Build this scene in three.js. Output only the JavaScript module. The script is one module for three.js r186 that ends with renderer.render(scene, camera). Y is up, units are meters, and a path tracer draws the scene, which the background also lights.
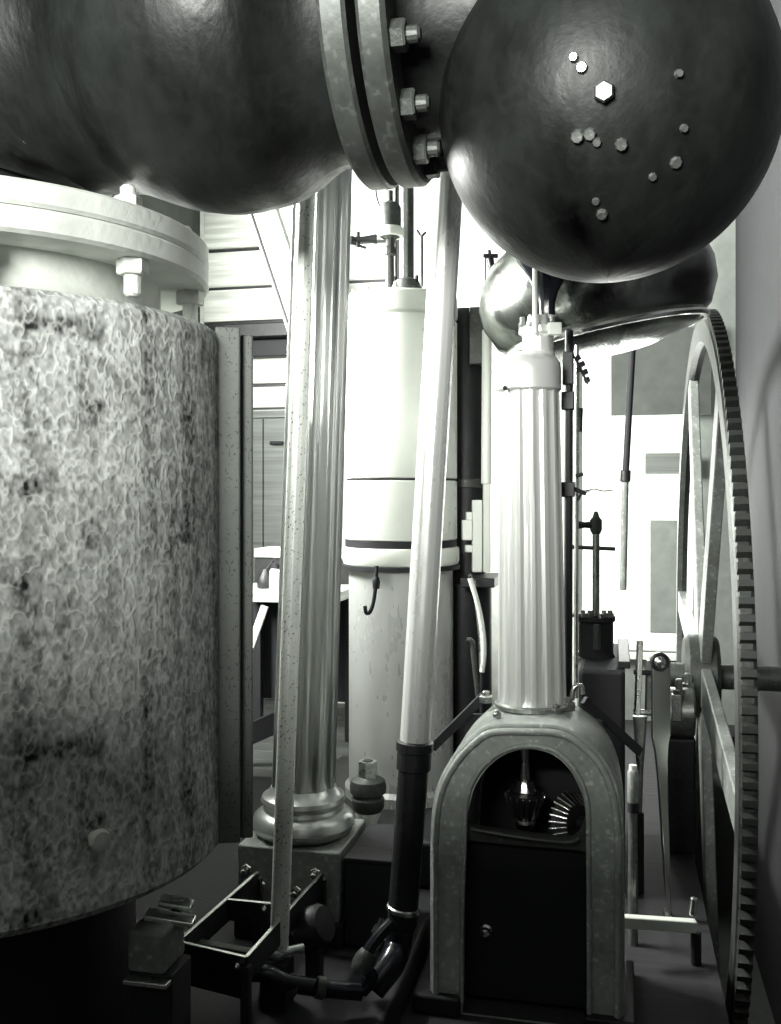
import * as THREE from 'three';
import { RoundedBoxGeometry } from 'three/addons/geometries/RoundedBoxGeometry.js';
import { mergeGeometries, toCreasedNormals, mergeVertices } from 'three/addons/utils/BufferGeometryUtils.js';
import { RectAreaLightUniformsLib } from 'three/addons/lights/RectAreaLightUniformsLib.js';

// ---------------------------------------------------------------- camera, sky, daylight, exposure
const F = 983, EYE = 1.6, HORIZON = 495, CX = 390.5, YAW = THREE.MathUtils.degToRad(13);
const scene = new THREE.Scene();
const camera = new THREE.PerspectiveCamera(2 * Math.atan(512 / F) * 180 / Math.PI, 781 / 1024, 0.05, 60);
camera.position.set(0, EYE, 0);
camera.rotation.y = YAW;
camera.setViewOffset(781, 1024, 0, 512 - HORIZON, 781, 1024);
const renderer = new THREE.WebGLRenderer({ antialias: true });
renderer.toneMapping = THREE.LinearToneMapping;
renderer.toneMappingExposure = 1.0;
renderer.shadowMap.enabled = true;
scene.background = new THREE.Color().setRGB(2.1, 2.2, 2.05);      // overcast sky behind every window
RectAreaLightUniformsLib.init();
const daylight = (x, y, z, tx, ty, tz, w, h, power) => {          // sky light entering one window opening
  const l = new THREE.RectAreaLight(new THREE.Color().setRGB(0.985, 1.0, 0.955), power, w, h);
  l.position.set(x, y, z); l.lookAt(tx, ty, tz); scene.add(l); return l;
};
// room box: x -3.2 .. 0.8, z -7.2 .. 2.6, y 0 .. 4.2
daylight(-1.2, 2.75, 2.55, -1.2, 2.75, 0, 1.5, 1.3, 116);        // window behind the photographer
daylight(-3.15, 2.85, -3.85, 0, 2.85, -3.85, 1.7, 1.9, 125);      // window in the side wall, hidden by the tank
daylight(0.2, 1.62, -7.15, 0.2, 1.62, 0, 0.86, 2.0, 10);          // window in the end wall beyond the flywheel

// ---------------------------------------------------------------- helpers
const V = (x, y, z) => new THREE.Vector3(x, y, z), C = Math.cos(YAW), S = Math.sin(YAW);
const W = (px, py, d) => { const a = (px - CX) / F * d; return V(a * C - d * S, EYE + (HORIZON - py) / F * d, -a * S - d * C); };
const dir = (px) => { const a = (px - CX) / F; return [a * C - S, -a * S - C]; };                // per unit of depth
const onZ = (px, py, z) => W(px, py, z / dir(px)[1]);
const onX = (px, py, x) => W(px, py, x / dir(px)[0]);
const onY = (px, py, y) => W(px, py, (EYE - y) * F / (py - HORIZON));
let seed = 7; const rnd = () => ((seed = (seed * 1664525 + 1013904223) >>> 0) / 4294967296);
const taken = {};
const numbered = (n) => { const k = taken[n] = (taken[n] ?? -1) + 1; return k ? n + '_' + String(k).padStart(3, '0') : n; };
function thing(name, label, category, base, group) {
  const o = new THREE.Group(); o.name = numbered(name); o.position.copy(base); scene.add(o);
  o.userData = { label, category, kind: 'thing' }; if (group) o.userData.group = group;
  return o;
}
function struct(name, base = V(0, 0, 0)) { const o = new THREE.Group(); o.name = name; o.position.copy(base); o.userData = { kind: 'structure' }; scene.add(o); return o; }
const originOf = (o) => { let p = V(0, 0, 0); while (o && o !== scene) { p.add(o.position); o = o.parent; } return p; };
function part(parent, name, geo, mat, label) {                    // geometry in world coordinates
  const p = originOf(parent); geo.translate(-p.x, -p.y, -p.z);
  const m = new THREE.Mesh(geo, mat); m.name = name; m.castShadow = m.receiveShadow = true; if (label) m.userData.label = label;
  parent.add(m); return m;
}
function piece(parent, name, geo, mat, at, rot) {                 // shared geometry, placed by its own transform
  const m = new THREE.Mesh(geo, mat); m.name = name; m.castShadow = m.receiveShadow = true;
  m.position.copy(at).sub(originOf(parent)); if (rot) m.rotation.set(...rot); parent.add(m); return m;
}
const join = (list) => mergeGeometries(list.map((g) => { const h = g.index ? g.toNonIndexed() : g; for (const k of Object.keys(h.attributes)) if (!['position', 'normal', 'uv'].includes(k)) h.deleteAttribute(k); return h; }));
function muv(g) {                                                 // uv in metres, by the way each face points
  const p = g.attributes.position, n = g.attributes.normal, uv = new Float32Array(p.count * 2);
  for (let i = 0; i < p.count; i++) {
    const a = Math.abs(n.getX(i)), b = Math.abs(n.getY(i)), c = Math.abs(n.getZ(i));
    if (b > a && b > c) { uv[2 * i] = p.getX(i); uv[2 * i + 1] = p.getZ(i); }
    else if (a > c) { uv[2 * i] = p.getZ(i); uv[2 * i + 1] = p.getY(i); }
    else { uv[2 * i] = p.getX(i); uv[2 * i + 1] = p.getY(i); }
  }
  g.setAttribute('uv', new THREE.BufferAttribute(uv, 2)); return g;
}
const scaleUV = (g, u, v) => { const a = g.attributes.uv; for (let i = 0; i < a.count; i++) a.setXY(i, a.getX(i) * u, a.getY(i) * v); return g; };
function box(x0, x1, y0, y1, z0, z1, r = 0.004) {
  const w = x1 - x0, h = y1 - y0, d = z1 - z0, rr = Math.min(r, w / 2.2, h / 2.2, d / 2.2);
  const g = rr > 0.0008 ? new RoundedBoxGeometry(w, h, d, 2, rr) : new THREE.BoxGeometry(w, h, d);
  g.translate((x0 + x1) / 2, (y0 + y1) / 2, (z0 + z1) / 2); return muv(g);
}
const plain = (x0, x1, y0, y1, z0, z1) => box(x0, x1, y0, y1, z0, z1, 0);
function lathe(profile, at, seg = 40, tilt) {                     // profile: [radius, height]; turned about the vertical through at
  const pts = profile.map(([r, y]) => new THREE.Vector2(Math.max(r, 0.0001), y));
  let g = toCreasedNormals(new THREE.LatheGeometry(pts, seg), 0.6);
  const R = Math.max(...profile.map((p) => p[0])), arc = [0], uv = g.attributes.uv, n = profile.length - 1;
  for (let i = 1; i <= n; i++) arc.push(arc[i - 1] + Math.hypot(profile[i][0] - profile[i - 1][0], profile[i][1] - profile[i - 1][1]));
  for (let i = 0; i < uv.count; i++) uv.setXY(i, uv.getX(i) * 2 * Math.PI * R, arc[Math.min(n, Math.max(0, Math.round(uv.getY(i) * n)))]);
  if (tilt) g.applyMatrix4(tilt);
  return g.translate(at.x, at.y, at.z);
}
const along = (a, b) => new THREE.Matrix4().makeRotationFromQuaternion(new THREE.Quaternion().setFromUnitVectors(V(0, 1, 0), b.clone().sub(a).normalize()));
function rod(a, b, r0, r1 = r0, seg = 20, chamfer = 0.15) {       // a turned bar from a to b with chamfered ends
  const L = a.distanceTo(b), c0 = Math.min(r0 * chamfer, L * 0.2), c1 = Math.min(r1 * chamfer, L * 0.2);
  return lathe([[0, 0], [r0 - c0, 0], [r0, c0], [r1, L - c1], [r1 - c1, L], [0, L]], a, seg, along(a, b));
}
function turned(profile, a, b, seg = 32) { return lathe(profile, a, seg, along(a, b)); }   // profile heights run from a towards b
function tube(points, r, seg = 40, rs = 14) {
  const c = new THREE.CatmullRomCurve3(points, false, 'catmullrom', 0.5);
  return scaleUV(new THREE.TubeGeometry(c, seg, r, rs, false), c.getLength(), 2 * Math.PI * r);
}
function bar(a, b, w, h, r = 0.003, roll = 0) {                   // rectangular bar from a to b: w across, h upright
  const L = a.distanceTo(b), g = new RoundedBoxGeometry(w, h, L, 1, Math.min(r, w / 2.2, h / 2.2)); muv(g);
  const m = new THREE.Matrix4().lookAt(b, a, V(0, 1, 0)); if (roll) g.rotateZ(roll);
  g.applyMatrix4(new THREE.Matrix4().setPosition(0, 0, 0).multiply(m)); const c = a.clone().lerp(b, 0.5);
  return g.translate(c.x, c.y, c.z);
}
const hexShape = (r) => [[0, 0], [r * 0.94, 0], [r, r * 0.08], [r, r * 0.85], [r * 0.9, r * 0.98], [0, r * 0.98]];
const hexNut = (r) => { const g = new THREE.LatheGeometry(hexShape(r).map(([a, b]) => new THREE.Vector2(Math.max(a, 1e-4), b)), 6); return toCreasedNormals(g, 0.5); };
const nutGeo = {}; const nutOf = (r) => nutGeo[r] ??= hexNut(r);
const studGeo = {}; const studOf = (r, l) => studGeo[r + '/' + l] ??= toCreasedNormals(new THREE.LatheGeometry([[0, 0], [r, 0], [r, l - r * 0.3], [r * 0.7, l], [0, l]].map(([a, b]) => new THREE.Vector2(Math.max(a, 1e-4), b)), 12), 0.5);
function bolt(parent, at, towards, r, l, mat) {                   // stud with its nut as a sub-part
  const q = new THREE.Quaternion().setFromUnitVectors(V(0, 1, 0), towards.clone().normalize());
  const s = piece(parent, 'bolt', studOf(+(r * 0.55).toFixed(4), l), mat, at); s.quaternion.copy(q);
  const n = new THREE.Mesh(nutOf(r), mat); n.name = 'nut'; n.castShadow = n.receiveShadow = true; s.add(n); return s;
}
function fluted(a, b, r0, r1, n, depth, fillet = 0.2, seg = 12, rows = 40, turn = 0) {
  const L = a.distanceTo(b), cols = n * seg, pos = [], uv = [], idx = [];
  for (let j = 0; j <= rows; j++) {
    const v = j / rows, R = r0 + (r1 - r0) * v, end = Math.min(1, Math.sqrt(Math.max(0, 1 - Math.max(0, 1 - Math.min(v, 1 - v) * L / (r0 * 0.35)) ** 2)));
    for (let i = 0; i <= cols; i++) {
      const t = (i / seg) % 1, th = (i / cols) * Math.PI * 2 + turn;
      const f = t < fillet ? 0 : Math.pow(Math.sin(Math.PI * (t - fillet) / (1 - fillet)), 0.7);
      const r = R * (1 - depth * f * end);
      pos.push(r * Math.cos(th), v * L, r * Math.sin(th)); uv.push(i / cols, v * L);
    }
  }
  for (let j = 0; j < rows; j++) for (let i = 0; i < cols; i++) { const k = j * (cols + 1) + i; idx.push(k, k + cols + 1, k + 1, k + 1, k + cols + 1, k + cols + 2); }
  let g = new THREE.BufferGeometry(); g.setAttribute('position', new THREE.Float32BufferAttribute(pos, 3)); g.setAttribute('uv', new THREE.Float32BufferAttribute(uv, 2)); g.setIndex(idx); g.computeVertexNormals();
  g = toCreasedNormals(g, 0.55); g.applyMatrix4(along(a, b)); return g.translate(a.x, a.y, a.z);
}

// ---------------------------------------------------------------- computed surface textures (tiling noise)
function hash(x, y, s) { let h = (x * 374761393 + y * 668265263 + s * 974634541) | 0; h = Math.imul(h ^ (h >>> 13), 1274126177); return ((h ^ (h >>> 16)) >>> 0) / 4294967296; }
function vnoise(u, v, fx, fy, s) {
  const x = u * fx, y = v * fy, x0 = Math.floor(x), y0 = Math.floor(y), a = x - x0, b = y - y0, q = (t) => t * t * (3 - 2 * t), w = (i, m) => ((i % m) + m) % m;
  const h = (i, j) => hash(w(x0 + i, fx), w(y0 + j, fy), s), A = q(a), B = q(b);
  return (h(0, 0) * (1 - A) + h(1, 0) * A) * (1 - B) + (h(0, 1) * (1 - A) + h(1, 1) * A) * B;
}
const fbm = (u, v, fx, fy, s, o = 4) => { let t = 0, k = 0.5, n = 0; for (let i = 0; i < o; i++) { t += k * vnoise(u, v, fx << i, fy << i, s + i); n += k; k *= 0.55; } return t / n; };
const sm = (a, b, x) => { const t = Math.min(1, Math.max(0, (x - a) / (b - a))); return t * t * (3 - 2 * t); };
function texture(size, metres, fn, srgb = true) {
  const d = new Uint8Array(size * size * 4), enc = (c) => 255 * (srgb ? (c <= 0.0031308 ? 12.92 * c : 1.055 * Math.pow(c, 1 / 2.4) - 0.055) : c);
  for (let j = 0; j < size; j++) for (let i = 0; i < size; i++) {
    const c = fn((i + 0.5) / size, (j + 0.5) / size), k = (j * size + i) * 4, a = Array.isArray(c) ? c : [c, c, c];
    for (let n = 0; n < 3; n++) d[k + n] = Math.min(255, Math.max(0, Math.round(enc(Math.min(1, Math.max(0, a[n])))))); d[k + 3] = 255;
  }
  const t = new THREE.DataTexture(d, size, size); t.wrapS = t.wrapT = THREE.RepeatWrapping; t.magFilter = THREE.LinearFilter; t.minFilter = THREE.LinearMipmapLinearFilter; t.generateMipmaps = true;
  if (srgb) t.colorSpace = THREE.SRGBColorSpace; t.repeat.set(1 / metres, 1 / metres); t.needsUpdate = true; return t;
}
const tone = (v) => [v * 0.975, v, v * 0.965];                     // the print's faintly green greys
// blistered, streaked lagging of the tank
const crust = (u, v) => { const r = 1 - Math.abs(2 * fbm(u, v, 40, 28, 5, 3) - 1), c = fbm(u, v, 4, 3, 21, 4), f = fbm(u, v, 90, 60, 33, 2); return { r, c, f, s: fbm(u, v, 22, 2, 44, 3) }; };
const tankMap = texture(1024, 0.9, (u, v) => { const k = crust(u, v); return tone(0.4 + 0.2 * sm(0.74, 1.0, k.r) + 0.5 * (k.c - 0.5) + 0.5 * (k.f - 0.5) + 0.4 * (k.s - 0.5) - 0.2 * sm(0.68, 0.78, fbm(u, v, 10, 8, 71, 2))); });
const tankBump = texture(512, 0.9, (u, v) => { const k = crust(u, v); return 0.25 + 0.45 * sm(0.6, 1, k.r) + 0.3 * k.f; }, false);
const castMap = texture(512, 0.6, (u, v) => { const a = fbm(u, v, 5, 5, 3, 5), b = fbm(u, v, 40, 40, 9, 2); return tone(0.62 + 0.5 * (a - 0.5) + 0.25 * (b - 0.5) + 0.3 * sm(0.72, 0.78, b)); });
const castBump = texture(512, 0.35, (u, v) => 0.5 * fbm(u, v, 24, 24, 13, 4) + 0.5 * fbm(u, v, 6, 6, 15, 3), false);
const smear = texture(512, 0.7, (u, v) => { const a = 0.35 + 0.5 * fbm(u, v, 8, 3, 51, 4) + 0.2 * fbm(u, v, 50, 20, 52, 2); return [a, a, a]; }, false);
const paintMap = texture(512, 0.9, (u, v) => { const a = fbm(u, v, 3, 4, 61, 5), b = fbm(u, v, 30, 30, 62, 2); return tone(0.86 + 0.22 * (a - 0.5) - 0.3 * sm(0.78, 0.84, b) * sm(0.55, 0.65, a)); });
const plasterMap = texture(512, 1.6, (u, v) => { const a = fbm(u, v, 3, 3, 81, 5), b = fbm(u, v, 26, 26, 82, 3); return tone(0.72 + 0.42 * (a - 0.5) + 0.25 * (b - 0.5)); });
const woodMap = texture(512, 1.0, (u, v) => { const a = fbm(u, v, 2, 40, 91, 4), b = fbm(u, v, 3, 90, 92, 2); return tone(0.7 + 0.5 * (a - 0.5) + 0.2 * (b - 0.5)); });
const pitted = texture(512, 0.3, (u, v) => { const b = fbm(u, v, 60, 50, 103, 3); return tone(0.8 - 0.6 * sm(0.7, 0.78, b) + 0.2 * (fbm(u, v, 5, 9, 101, 3) - 0.5)); });
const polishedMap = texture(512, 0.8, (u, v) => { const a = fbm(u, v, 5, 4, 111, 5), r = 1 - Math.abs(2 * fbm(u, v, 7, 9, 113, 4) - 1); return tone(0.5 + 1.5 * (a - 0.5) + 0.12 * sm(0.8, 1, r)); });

const M = (r, g, b, roughness, metalness, more = {}) => { const c = new THREE.Color().setRGB(r, g, b); return new THREE.MeshStandardMaterial({ color: c, roughness, metalness, side: THREE.DoubleSide, ...more }); };
const mats = {
  black: M(0.008, 0.0076, 0.011, 0.7, 0, { bumpMap: castBump, bumpScale: 0.0015 }),
  blackGloss: M(0.010, 0.011, 0.016, 0.28, 0, { roughnessMap: smear, bumpMap: castBump, bumpScale: 0.0012 }),
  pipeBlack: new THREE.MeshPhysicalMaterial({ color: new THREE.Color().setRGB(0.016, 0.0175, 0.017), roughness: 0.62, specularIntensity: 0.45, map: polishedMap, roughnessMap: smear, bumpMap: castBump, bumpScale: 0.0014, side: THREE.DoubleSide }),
  floorDark: M(0.035, 0.034, 0.038, 0.85, 0, { map: woodMap, bumpMap: castBump, bumpScale: 0.002 }),
  iron: M(0.10, 0.105, 0.10, 0.5, 0.35, { map: castMap, bumpMap: castBump, bumpScale: 0.001 }),
  darkIron: M(0.022, 0.023, 0.025, 0.5, 0.3, { map: castMap, bumpMap: castBump, bumpScale: 0.001 }),
  greyPaint: M(0.30, 0.312, 0.30, 0.45, 0, { map: castMap, bumpMap: castBump, bumpScale: 0.0006 }),
  steel: M(0.72, 0.735, 0.71, 0.42, 1, { roughnessMap: smear }),
  steelPitted: M(0.97, 0.98, 0.95, 0.4, 0.2, { map: pitted }),
  brightSteel: M(0.86, 0.87, 0.84, 0.3, 1, { roughnessMap: smear }),
  dullSteel: M(0.5, 0.51, 0.5, 0.5, 0.8, { roughnessMap: smear, map: castMap }),
  white: M(0.86, 0.87, 0.83, 0.5, 0, { map: paintMap }),
  flange: M(0.8, 0.81, 0.78, 0.7, 0, { map: plasterMap, bumpMap: castBump, bumpScale: 0.002 }),
  tank: M(1, 1, 1, 0.8, 0, { map: tankMap, bumpMap: tankBump, bumpScale: 0.0025 }),
  seam: M(0.15, 0.157, 0.15, 0.6, 0, { map: pitted }),
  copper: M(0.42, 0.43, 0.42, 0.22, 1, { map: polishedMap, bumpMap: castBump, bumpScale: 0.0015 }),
  column: M(0.5, 0.51, 0.5, 0.3, 0.85),
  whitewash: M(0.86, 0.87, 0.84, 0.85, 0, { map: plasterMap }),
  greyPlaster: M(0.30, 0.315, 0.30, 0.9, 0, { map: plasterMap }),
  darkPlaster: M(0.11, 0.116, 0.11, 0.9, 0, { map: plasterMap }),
  darkWall: M(0.03, 0.03, 0.034, 0.9, 0, { map: plasterMap }),
  board: M(0.84, 0.85, 0.81, 0.75, 0, { map: woodMap }),
  floorBoard: M(0.07, 0.073, 0.07, 0.7, 0, { map: woodMap }),
  governorSteel: M(0.82, 0.83, 0.8, 0.3, 0.55),
  palePipe: M(0.6, 0.612, 0.59, 0.45, 0.35, { roughnessMap: smear }),
  archPaint: M(0.5, 0.52, 0.5, 0.45, 0, { map: castMap, bumpMap: castBump, bumpScale: 0.0006 }),
  greyBoard: M(0.22, 0.23, 0.22, 0.7, 0, { map: woodMap }),
  glass: new THREE.MeshPhysicalMaterial({ color: 0xffffff, transmission: 1, thickness: 0, roughness: 0, ior: 1.5, side: THREE.DoubleSide }),
};

// ================================================================ THE ROOM
const XL = -3.2, XR = 0.8, ZB = -7.2, ZF = 2.6, TOP = 4.2, T = 0.25;
{ // floor with the slot of the flywheel pit, planked at the far end
  const f = struct('floor');
  part(f, 'slab', plain(XL - T, 0.33, -T, 0, ZB - T, ZF + T), mats.floorDark);
  part(f, 'slab', plain(0.33, XR + T, -T, 0, -3.1, ZF + T), mats.floorDark);
  part(f, 'slab', plain(0.33, XR + T, -T, 0, ZB - T, -6.85), mats.floorDark);
  part(f, 'pit_floor', plain(0.2, XR + T, -1.3, -1.15, ZB - T, -3.0), mats.darkPlaster);
  part(f, 'pit_wall', plain(0.2, 0.33, -1.15, -T, -6.95, -3.05), mats.darkPlaster);
  part(f, 'pit_wall', plain(0.2, XR + T, -1.15, -T, -3.15, -3.05), mats.darkPlaster);
  part(f, 'pit_wall', plain(0.2, XR + T, -1.15, -T, -6.95, -6.85), mats.darkPlaster);
  const g = [0, 1, 2].map(() => box(-1.45, 1.45, 0, 0.02, -0.088, 0.088, 0.005).translate(rnd(), 0, 0));
  g.forEach((q) => { q.computeBoundingBox(); const c = q.boundingBox.getCenter(V(0, 0, 0)); q.translate(-c.x, -c.y, -c.z); });
  for (let k = 0; k < 12; k++) piece(f, 'plank', g[k % 3], mats.floorBoard, V(-1.7, 0.01, ZB + 0.1 + k * 0.182));
}
{ // end wall: plaster, boarded on one side, with the window beyond the flywheel
  const w = struct('wall_back');
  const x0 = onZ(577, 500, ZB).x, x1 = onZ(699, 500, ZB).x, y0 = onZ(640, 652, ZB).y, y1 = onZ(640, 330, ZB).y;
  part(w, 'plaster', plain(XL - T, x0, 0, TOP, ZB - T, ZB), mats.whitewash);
  part(w, 'plaster', plain(x1, XR + T, -1.3, TOP, ZB - T, ZB), mats.greyPlaster);  // grey plaster here and below paints the shade round the backlit window
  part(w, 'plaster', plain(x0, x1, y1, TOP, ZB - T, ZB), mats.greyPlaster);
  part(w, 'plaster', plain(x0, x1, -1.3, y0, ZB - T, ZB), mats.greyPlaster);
  // horizontal boards seen between the tank and the fluted column
  const rows = [[150, 249], [251, 287.5], [289, 322], [356, 385], [387, 409]];
  part(w, 'backing', plain(-3.16, -1.6, onZ(250, 410, ZB).y, onZ(250, 150, ZB).y, ZB, ZB + 0.012), mats.darkIron);
  for (const [a, b] of rows) { const ya = onZ(250, a, ZB).y, yb = onZ(250, b, ZB).y; part(w, 'plank', box(-3.15, -1.62, yb + 0.006, ya - 0.006, ZB, ZB + 0.035 + rnd() * 0.01, 0.006), mats.board); }
  part(w, 'shelf_beam', box(-2.9, -1.72, onZ(250, 355, ZB + 0.25).y, onZ(250, 338, ZB + 0.25).y, ZB, ZB + 0.16, 0.01), mats.black);
  part(w, 'shelf_beam', box(-2.9, -1.72, onZ(250, 337, ZB + 0.25).y, onZ(250, 323, ZB + 0.25).y, ZB, ZB + 0.25, 0.01), mats.darkIron);
  const win = struct('window_1'); const fr = 0.035, zc = ZB - 0.12;
  part(win, 'frame', plain(x0, x0 + fr, y0, y1, zc - 0.03, zc + 0.03), mats.white);
  part(win, 'frame', plain(x1 - fr, x1, y0, y1, zc - 0.03, zc + 0.03), mats.white);
  part(win, 'frame', plain(x0 + fr, x1 - fr, y0, y0 + fr, zc - 0.03, zc + 0.03), mats.white);
  part(win, 'frame', plain(x0 + fr, x1 - fr, y1 - fr, y1, zc - 0.03, zc + 0.03), mats.white);
  part(win, 'sill', box(x0 - 0.05, x1 + 0.05, y0 - 0.04, y0, ZB - 0.05, ZB + 0.09), mats.white);
  const xm = (x0 + x1) / 2, ym = (y0 + y1) / 2;
  part(win, 'glazing_bar', plain(xm - 0.012, xm + 0.012, y0 + fr, y1 - fr, zc - 0.015, zc + 0.015), mats.white);
  part(win, 'glazing_bar', plain(x0 + fr, xm - 0.012, ym - 0.012, ym + 0.012, zc - 0.015, zc + 0.015), mats.white);
  part(win, 'glazing_bar', plain(xm + 0.012, x1 - fr, ym - 0.012, ym + 0.012, zc - 0.015, zc + 0.015), mats.white);
  for (const [a, b] of [[x0 + fr, xm - 0.012], [xm + 0.012, x1 - fr]]) for (const [c, d] of [[y0 + fr, ym - 0.012], [ym + 0.012, y1 - fr]]) part(win, 'pane', plain(a, b, c, d, zc - 0.002, zc + 0.002), mats.glass);
}
function windowed(name, axis, at0, at1, u0, u1, wu0, wu1, wv0, wv1, mat, number) {   // a wall with one glazed opening
  const w = struct(name), win = struct('window_' + number);
  const put = (o, n, a, b, c, d, m, t0 = at0, t1 = at1) => part(o, n, axis === 'x' ? plain(t0, t1, c, d, a, b) : plain(a, b, c, d, t0, t1), m);
  put(w, 'plaster', u0, wu0, 0, TOP, mat); put(w, 'plaster', wu1, u1, 0, TOP, mat);
  put(w, 'plaster', wu0, wu1, 0, wv0, mat); put(w, 'plaster', wu0, wu1, wv1, TOP, mat);
  const m = at0 < 0 ? at0 + 0.06 : at1 - 0.06, f0 = m - 0.03, f1 = m + 0.03, k = 0.05;
  put(win, 'frame', wu0, wu0 + k, wv0, wv1, mats.white, f0, f1); put(win, 'frame', wu1 - k, wu1, wv0, wv1, mats.white, f0, f1);
  put(win, 'frame', wu0 + k, wu1 - k, wv0, wv0 + k, mats.white, f0, f1); put(win, 'frame', wu0 + k, wu1 - k, wv1 - k, wv1, mats.white, f0, f1);
  const n = 3; for (let i = 0; i < n; i++) {
    const a = wu0 + k + (wu1 - wu0 - 2 * k) * i / n, b = wu0 + k + (wu1 - wu0 - 2 * k) * (i + 1) / n;
    if (i) put(win, 'glazing_bar', a - 0.015, a + 0.015, wv0 + k, wv1 - k, mats.white, m - 0.015, m + 0.015);
    put(win, 'pane', a + (i ? 0.015 : 0), b - (i < n - 1 ? 0.015 : 0), wv0 + k, wv1 - k, mats.glass, m - 0.002, m + 0.002);
  }
}
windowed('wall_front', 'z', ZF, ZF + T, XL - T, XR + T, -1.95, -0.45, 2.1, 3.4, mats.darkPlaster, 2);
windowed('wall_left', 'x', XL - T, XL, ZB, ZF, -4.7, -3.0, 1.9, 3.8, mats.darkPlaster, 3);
part(struct('wall_right'), 'plaster', plain(XR, XR + T, -1.3, TOP, ZB - T, ZF + T), mats.darkWall);  // one even colour, darker than the other plaster
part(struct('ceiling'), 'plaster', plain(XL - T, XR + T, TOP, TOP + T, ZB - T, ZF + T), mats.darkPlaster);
{ // unseen boarded screen, added by the side window to shade the low parts of the engine
  const p = struct('wall_shade_screen'); part(p, 'capping', box(-2.46, -2.34, 2.2, 2.24, -4.95, -2.95), mats.greyBoard);
  for (let k = 0; k < 10; k++) part(p, 'plank', box(-2.42, -2.38, 0, 2.2, -4.95 + k * 0.2, -4.752 + k * 0.2, 0.004), mats.greyBoard);
}
{ const p = struct('shade_partition_wall'); part(p, 'panel', plain(XL, XR, 0, 2.18, 0.35, 0.45), mats.darkPlaster); part(p, 'capping', box(XL, XR, 2.18, 2.22, 0.32, 0.48), mats.darkPlaster); }  // unseen partition added behind the camera to shade the low parts
{ // grey panelled door under the boards
  const d = struct('door_1'), z = ZB + 0.03, yt = onZ(262, 411, z).y, xa = onZ(205, 480, z).x, xb = onZ(300, 480, z).x, n = 4;
  part(d, 'panel', plain(xa, xb, 0.02, yt, ZB, z), mats.greyBoard);
  const xc = onZ(264, 480, z).x, w = 0.26;
  for (let k = -2; k < 2; k++) part(d, 'plank', box(xc + k * w + 0.004, xc + (k + 1) * w - 0.004, 0.03, yt - 0.06, z, z + 0.02, 0.005), mats.greyBoard);
  part(d, 'rail', box(xc - 2 * w, xc + 2 * w, yt - 0.055, yt, z, z + 0.035, 0.006), mats.greyBoard);
  const h = onZ(270, 443, z + 0.05), h2 = onZ(283, 443, z + 0.05);
  part(d, 'handle', join([rod(h, h2, 0.014), rod(V(h.x + 0.03, h.y, z + 0.02), V(h.x + 0.03, h.y, z + 0.05), 0.01)]), mats.black, 'black door handle');
}

// ================================================================ THE TANK
{
  const A = W(-20, 500, 2.6), x = A.x, z = A.z, at = (y) => V(x, y, z), R = 0.645;
  const t = thing('receiver_tank', 'tall mottled lagged steam tank with a riveted seam strip, filling one side', 'tank', at(0));
  part(t, 'body', lathe([[0, 0.68], [R - 0.02, 0.68], [R, 0.7], [R, 1.3], [R, 2.0], [R - 0.008, 2.02], [R - 0.03, 2.036], [R - 0.07, 2.045], [0.5, 2.06], [0, 2.06]], at(0), 96), mats.tank);
  part(t, 'neck', lathe([[0.5, 2.055], [0.475, 2.07], [0.465, 2.09], [0.465, 2.158]], at(0), 72), mats.flange);
  part(t, 'lower_flange', lathe([[0, 2.158], [0.585, 2.158], [0.595, 2.166], [0.595, 2.208], [0.588, 2.216], [0, 2.216]], at(0), 96), mats.flange);
  part(t, 'pedestal', lathe([[0, 0.121], [0.46, 0.121], [0.46, 0.16], [0.4, 0.19], [0.4, 0.69]], at(0), 48), mats.black);
  // seam strip at the flank
  const phi = YAW - Math.atan((235 - CX) / F), out = V(Math.cos(phi), 0, -Math.sin(phi)), deep = V(-Math.sin(phi), 0, -Math.cos(phi));
  for (const [k, r0, r1, top, back] of [[0, R - 0.03, R + 0.035, 2.035, 0.0], [1, R + 0.035, R + 0.068, 2.02, 0.03]]) {
    const c = at(0).add(out.clone().multiplyScalar((r0 + r1) / 2)).add(deep.clone().multiplyScalar(back - 0.14));
    const g = new RoundedBoxGeometry(r1 - r0, top - 0.7, 0.05, 2, 0.006); muv(g); g.rotateY(phi).translate(c.x, (top + 0.7) / 2, c.z);
    part(t, 'seam_strip', g, mats.seam);
  }
  // studs and nuts hanging below the joint
  for (let k = 0; k < 9; k++) {
    const a = k / 9 * Math.PI * 2 - 0.41, p = V(x + Math.cos(a) * 0.545, 2.158, z + Math.sin(a) * 0.545);
    const b = bolt(t, p, V(0, -1, 0), 0.038, 0.088, mats.flange);
  }
  // drain knob low on the face
  const kn = W(127, 855, 2.02), n = kn.clone().sub(at(kn.y)).normalize();
  part(t, 'drain_knob', turned([[0, 0], [0.012, 0], [0.012, 0.025], [0.02, 0.03], [0.024, 0.042], [0.02, 0.054], [0, 0.058]], at(kn.y).add(n.clone().multiplyScalar(R - 0.012)), kn.clone().add(n), 20), mats.flange, 'bright round knob');
}

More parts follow.
